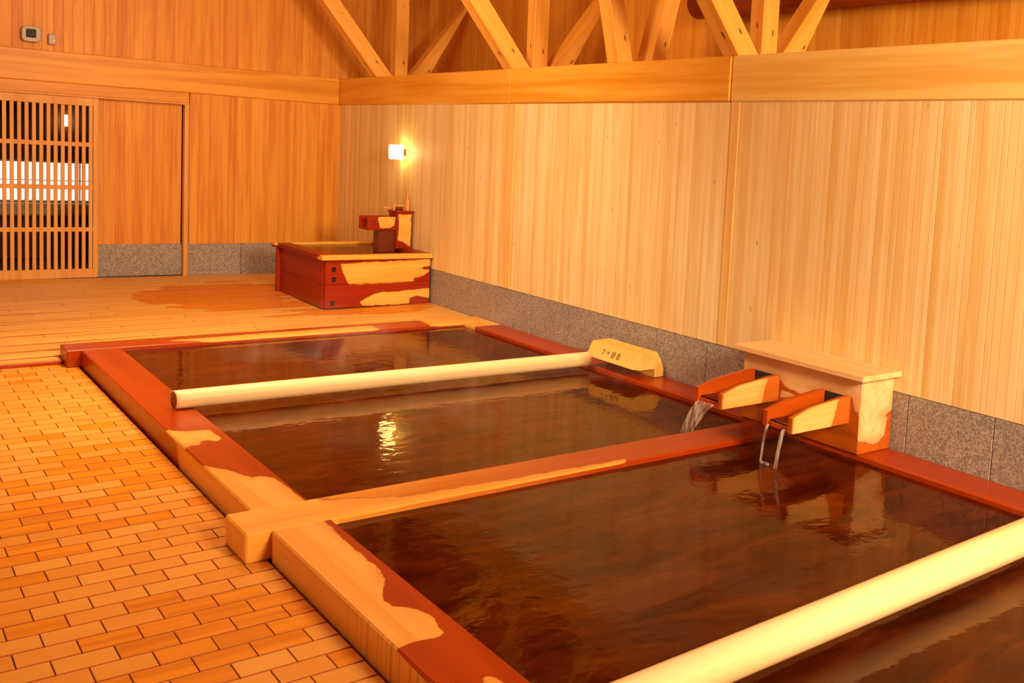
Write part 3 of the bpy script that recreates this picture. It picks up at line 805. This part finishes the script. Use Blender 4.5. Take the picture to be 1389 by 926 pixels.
strut(4.365, ZT, 5.79, -.24, 1, 2, 'steep strut leaning slightly left, between the middle and nearest groups', w=.125)
strut(4.60, ZT, 5.72, .24, 1, 2, 'steep strut leaning slightly right, between the middle and nearest groups', w=.13, d=.18)
# old log lying high behind the struts
pts = []; rr = []; rnd = random.Random(5)
for i in range(41):
    t = i / 40; y = 6.12 - t * 7.5
    r = .118 - .012 * t + .003 * math.sin(7 * t * 6)
    if i == 0: r *= .72
    if i == 1: y = 6.08; r *= .97
    pts.append((5.27, y, 2.825 - .012 * (6.12 - y))); rr.append(r)
o = MB().tube(pts, rr, 28).build('roof_log', M['log'], smooth=True)
tag(o, 'dark reddish old log lying high along the wall behind the struts', 'log')

# ------------------------------------------------------------------ steam over the water
def steam(x0, x1, y0, y1, z0, z1, dens, name, label):
    o = MB().box(x0, x1, y0, y1, z0, z1, c=0).build(name, None)
    s = NT('steam_' + name); p = s.pos()
    n = s.noise(s.vmul(p, (1.6, 1.6, 1.1)), 1.6, 4, .6, .8)
    Z = s.sep(p)[2]
    f = s.math('MULTIPLY', s.ramp(n, .54, .76, 0, 1), s.ramp(Z, z0, z1, 1, 0))
    v = s.n('ShaderNodeVolumePrincipled'); v.inputs['Color'].default_value = (.95, .93, .9, 1)
    v.inputs['Anisotropy'].default_value = .2
    s.put(v.inputs['Density'], s.math('MULTIPLY', f, dens))
    s.t.links.new(v.outputs[0], s.out.inputs['Volume'])
    o.data.materials.clear(); o.data.materials.append(s.m)
    return tag(o, label, 'steam', kind='stuff')
steam(XC + .02, 3.57, 4.0, 7.42, .26, .70, .60, 'steam', 'thin steam drifting over the far bath water')
steam(XC + .02, 3.57, .6, 3.70, .26, .70, .22, 'steam', 'thin steam drifting over the near bath water')

# ------------------------------------------------------------------ light
def area(name, loc, rot, sx, sy, power, col, spread=180):
    l = bpy.data.lights.new(name, 'AREA'); l.shape = 'RECTANGLE'; l.size = sx; l.size_y = sy; l.energy = power; l.color = col; l.spread = math.radians(spread)
    o = bpy.data.objects.new(name, l); COL.objects.link(o); o.location = loc; o.rotation_euler = rot; return o
def aim(o, tgt):
    d = Vector(tgt) - o.location; o.rotation_euler = d.to_track_quat('-Z', 'Y').to_euler()
WARM = (1, .72, .42)
a = area('ceiling_lamp_near', (2.5, -1.5, 2.75), (0, 0, 0), 1.1, 1.1, 238, WARM, 122); aim(a, (4.3, 4.0, 1.1))
a = area('fill_light_middle', (1.9, 6.2, 3.5), (0, 0, 0), 1.6, 1.6, 58, WARM, 110)  # unseen general fill, added to brighten the far floor and granite
a = area('fill_light_far', (1.9, 5.8, 3.3), (0, 0, 0), 1.4, 1.0, 112, WARM); aim(a, (3.3, 10.5, 1.0))  # unseen fill, added and turned to brighten the far end's walls
a = area('fill_light_left', (-2.5, 4.4, 1.7), (0, math.radians(-90), 0), .5, .5, 26, WARM)  # fill added on the unseen left side to lift left-facing surfaces

wld = bpy.data.worlds.new('world'); SC.world = wld; wld.use_nodes = True
wld.node_tree.nodes['Background'].inputs[0].default_value = (1, .6, .3, 1); wld.node_tree.nodes['Background'].inputs[1].default_value = .05

# ------------------------------------------------------------------ camera
yaw, pitch, roll = .7122, -.0925, .0577
f, cx, cy = 1347.7658, 925.0235, 340.0438
a_, b_ = math.cos(yaw), math.sin(yaw); cp, sp = math.cos(pitch), math.sin(pitch)
fwd = Vector((b_ * cp, a_ * cp, sp)); right = Vector((a_, -b_, 0)); up = right.cross(fwd)
cr, sr = math.cos(roll), math.sin(roll)
R_, U_ = cr * right + sr * up, -sr * right + cr * up
cd = bpy.data.cameras.new('camera'); cd.sensor_width = 36; cd.sensor_fit = 'HORIZONTAL'; cd.lens = 36 * f / 1389
cd.shift_x = (694.5 - cx) / 1389; cd.shift_y = (cy - 463) / 1389; cd.clip_start = .05; cd.clip_end = 100
co = bpy.data.objects.new('camera', cd); COL.objects.link(co)
co.matrix_world = Matrix(((R_.x, U_.x, -fwd.x, 0), (R_.y, U_.y, -fwd.y, 0), (R_.z, U_.z, -fwd.z, 1.6), (0, 0, 0, 1)))
SC.camera = co

vs = SC.view_settings
SC.display_settings.display_device = 'sRGB'
vs.view_transform = 'Standard'; vs.look = 'None'; vs.exposure = 0.0; vs.gamma = 1.0; vs.use_curve_mapping = False
SC.cycles.use_denoising = True
SC.cycles.max_bounces = 8; SC.cycles.transparent_max_bounces = 12; SC.cycles.volume_bounces = 1
SC.cycles.sample_clamp_indirect = 6
SC.cycles.volume_step_rate = 3.0; SC.cycles.volume_max_steps = 64
